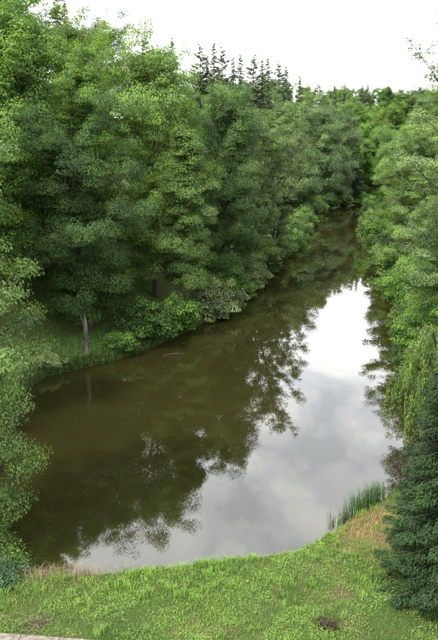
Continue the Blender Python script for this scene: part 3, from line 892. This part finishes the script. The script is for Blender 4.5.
# left bank lawn and rank growth along that bank
x, y, sd = spots(120000, -22, 4, 40, 62, 0.05, lambda x, y, s: np.where(s < 6, 0.8, 0.12))
grass('lawn_grass', x, y, rgm.uniform(0.10, 0.28, len(x)), 0.03, rgm.uniform(0.2, 0.9, len(x)), (0.085, 0.175, 0.040), M_GRASS, 'shaded small green lawn under the trees on the far left bank', 'grass')
A_ = RIVER[27:37]; seg = rgm.integers(0, len(A_) - 1, 34000); tt = rgm.uniform(0, 1, 34000)[:, None]
wt = np.hypot(*(A_[1:] - A_[:-1]).T); seg = rgm.choice(len(A_) - 1, 34000, p=np.sqrt(wt) / np.sqrt(wt).sum())
pp = A_[seg] * (1 - tt) + A_[seg + 1] * tt + rgm.normal(0, 0.45, (34000, 2))
x, y = pp[:, 0], pp[:, 1]
ok = (river_sd(x, y) > -0.12) & (rgm.uniform(0, 1, len(x)) < 0.2 + patch(x, y, 0.9, 3)); x, y = x[ok], y[ok]
grass('bank_weeds', x, y, rgm.uniform(0.25, 0.85, len(x)), 0.05, rgm.uniform(0.4, 1.2, len(x)), (0.050, 0.092, 0.024), M_GRASS, 'rank weeds hanging over the far left water edge', 'weeds')

# reeds
for i, (x, y, h, nb) in enumerate([(4.95, 22.9, 0.85, 45), (5.45, 23.3, 0.95, 60), (6.0, 23.75, 1.35, 110), (6.55, 24.25, 1.45, 130), (7.05, 24.7, 1.3, 110)]):
    bx = rgm.normal(0, 0.20, nb); by = rgm.normal(0, 0.14, nb)
    v, f = blades(bx, by, h * rgm.uniform(0.6, 1.1, nb), 0.022, rgm.uniform(0.05, 0.5, nb), rgm, np.full(nb, -0.15))
    t = rgm.uniform(0.1, 0.9, nb)
    o = link('reed_clump', mesh_np('reed_clump', v, f, M_GRASS, np.concatenate([t, t])), color=(0.050, 0.100, 0.034))
    o.location = (x, y, max(0.0, gz(x, y)))
    tag(o, ['short sparse reed clump standing lowest on the slope edge', 'small reed clump between the sparse clump and the tall ones', 'tall dark green reed clump at the water by the dry slope',
            'tallest thick reed clump at the water by the dry slope', 'tall reed clump beside the purple shrub'][i], 'reeds', 'reeds at the water edge')

place('purple', 'shrub', 'dusky purple-brown leaved thin shrub between the reeds and the willow', 'shrub', 8.3, 24.8, 2.2, (0.046, 0.034, 0.034), 0.3)
place('low_bush', 'shrub', 'small green shrub beneath the purple one beside the fir', 'shrub', 8.9, 24.2, 1.0, DG, 0.3)

# withered plant near the frame bottom
nb = 160
t = rgm.uniform(0, 1, nb)
v, f = blades(rgm.normal(0, 0.16, nb), rgm.normal(0, 0.12, nb), rgm.uniform(0.12, 0.34, nb), 0.035, rgm.uniform(0.5, 1.5, nb), rgm, np.full(nb, -0.02))
o = link('withered_plant', mesh_np('withered_plant', v, f, M_DRY, np.concatenate([t, t])), color=(0.035, 0.026, 0.020)); o.location = (3.35, 16.25, gz(3.35, 16.25))
tag(o, 'dark brown withered plant in the green bank near the fir', 'plant')

# brushwood heap by the wall
bp = link('brushwood_pile', None); bp.location = (-5.75, 16.45, gz(-5.75, 16.45))
for k in range(46):
    t2 = Tubes(); a = rgm.normal(0.1, 0.9); l = rgm.uniform(0.3, 1.1)
    cx, cy, cz = rgm.normal(0, 0.33), rgm.normal(0, 0.16), abs(rgm.normal(0.06, 0.08)) + 0.02
    u = np.linspace(-0.5, 0.5, 5)
    t2.add(np.stack([cx + u * l * math.cos(a), cy + u * l * math.sin(a) * 0.8, cz + u * l * rgm.uniform(-0.25, 0.25) + 0.05 * np.sin(u * 6)], -1), rgm.uniform(0.006, 0.017) * (1.1 - (u + .5) * 0.8), 5)
    link('stick', t2.mesh('stick', M_TWIG), bp)
tag(bp, 'heap of dead brown brushwood beside the concrete wall', 'brushwood')

# low wall with coping slabs
wall = link('retaining_wall', None)
A = Vector((-9.6, 16.12, 0)); B = Vector((9.4, 14.25, 0)); D = B - A; ang = math.atan2(D.y, D.x)
wall.location = A; wall.rotation_euler = (0, 0, ang)


def box_mesh(name, lx, ly, lz, mat, bev=0.012):
    import bmesh
    bm = bmesh.new(); bmesh.ops.create_cube(bm, size=1)
    bmesh.ops.scale(bm, vec=(lx, ly, lz), verts=bm.verts)
    bmesh.ops.bevel(bm, geom=bm.edges[:], offset=bev, segments=2, affect='EDGES')
    me = bpy.data.meshes.new(name); bm.to_mesh(me); bm.free(); me.materials.append(mat)
    return me


o = link('wall_body', box_mesh('wall_body', D.length, 0.26, 1.2, M_CONCRETE), wall); o.location = (D.length / 2, -0.19, 0.17)
cop = box_mesh('coping_slab', 1.185, 0.40, 0.09, M_CONCRETE)
for k in range(int(D.length / 1.2)):
    o = link('coping_slab', cop, wall); o.location = (0.6 + k * 1.2, -0.19, 0.816 + 0.004 * math.sin(k * 2.3)); o.rotation_euler = (0.01 * math.sin(k * 1.7), 0, 0.006 * math.sin(k * 3.1))
tag(wall, 'low concrete wall with coping slabs edging the grassy bank', 'wall')
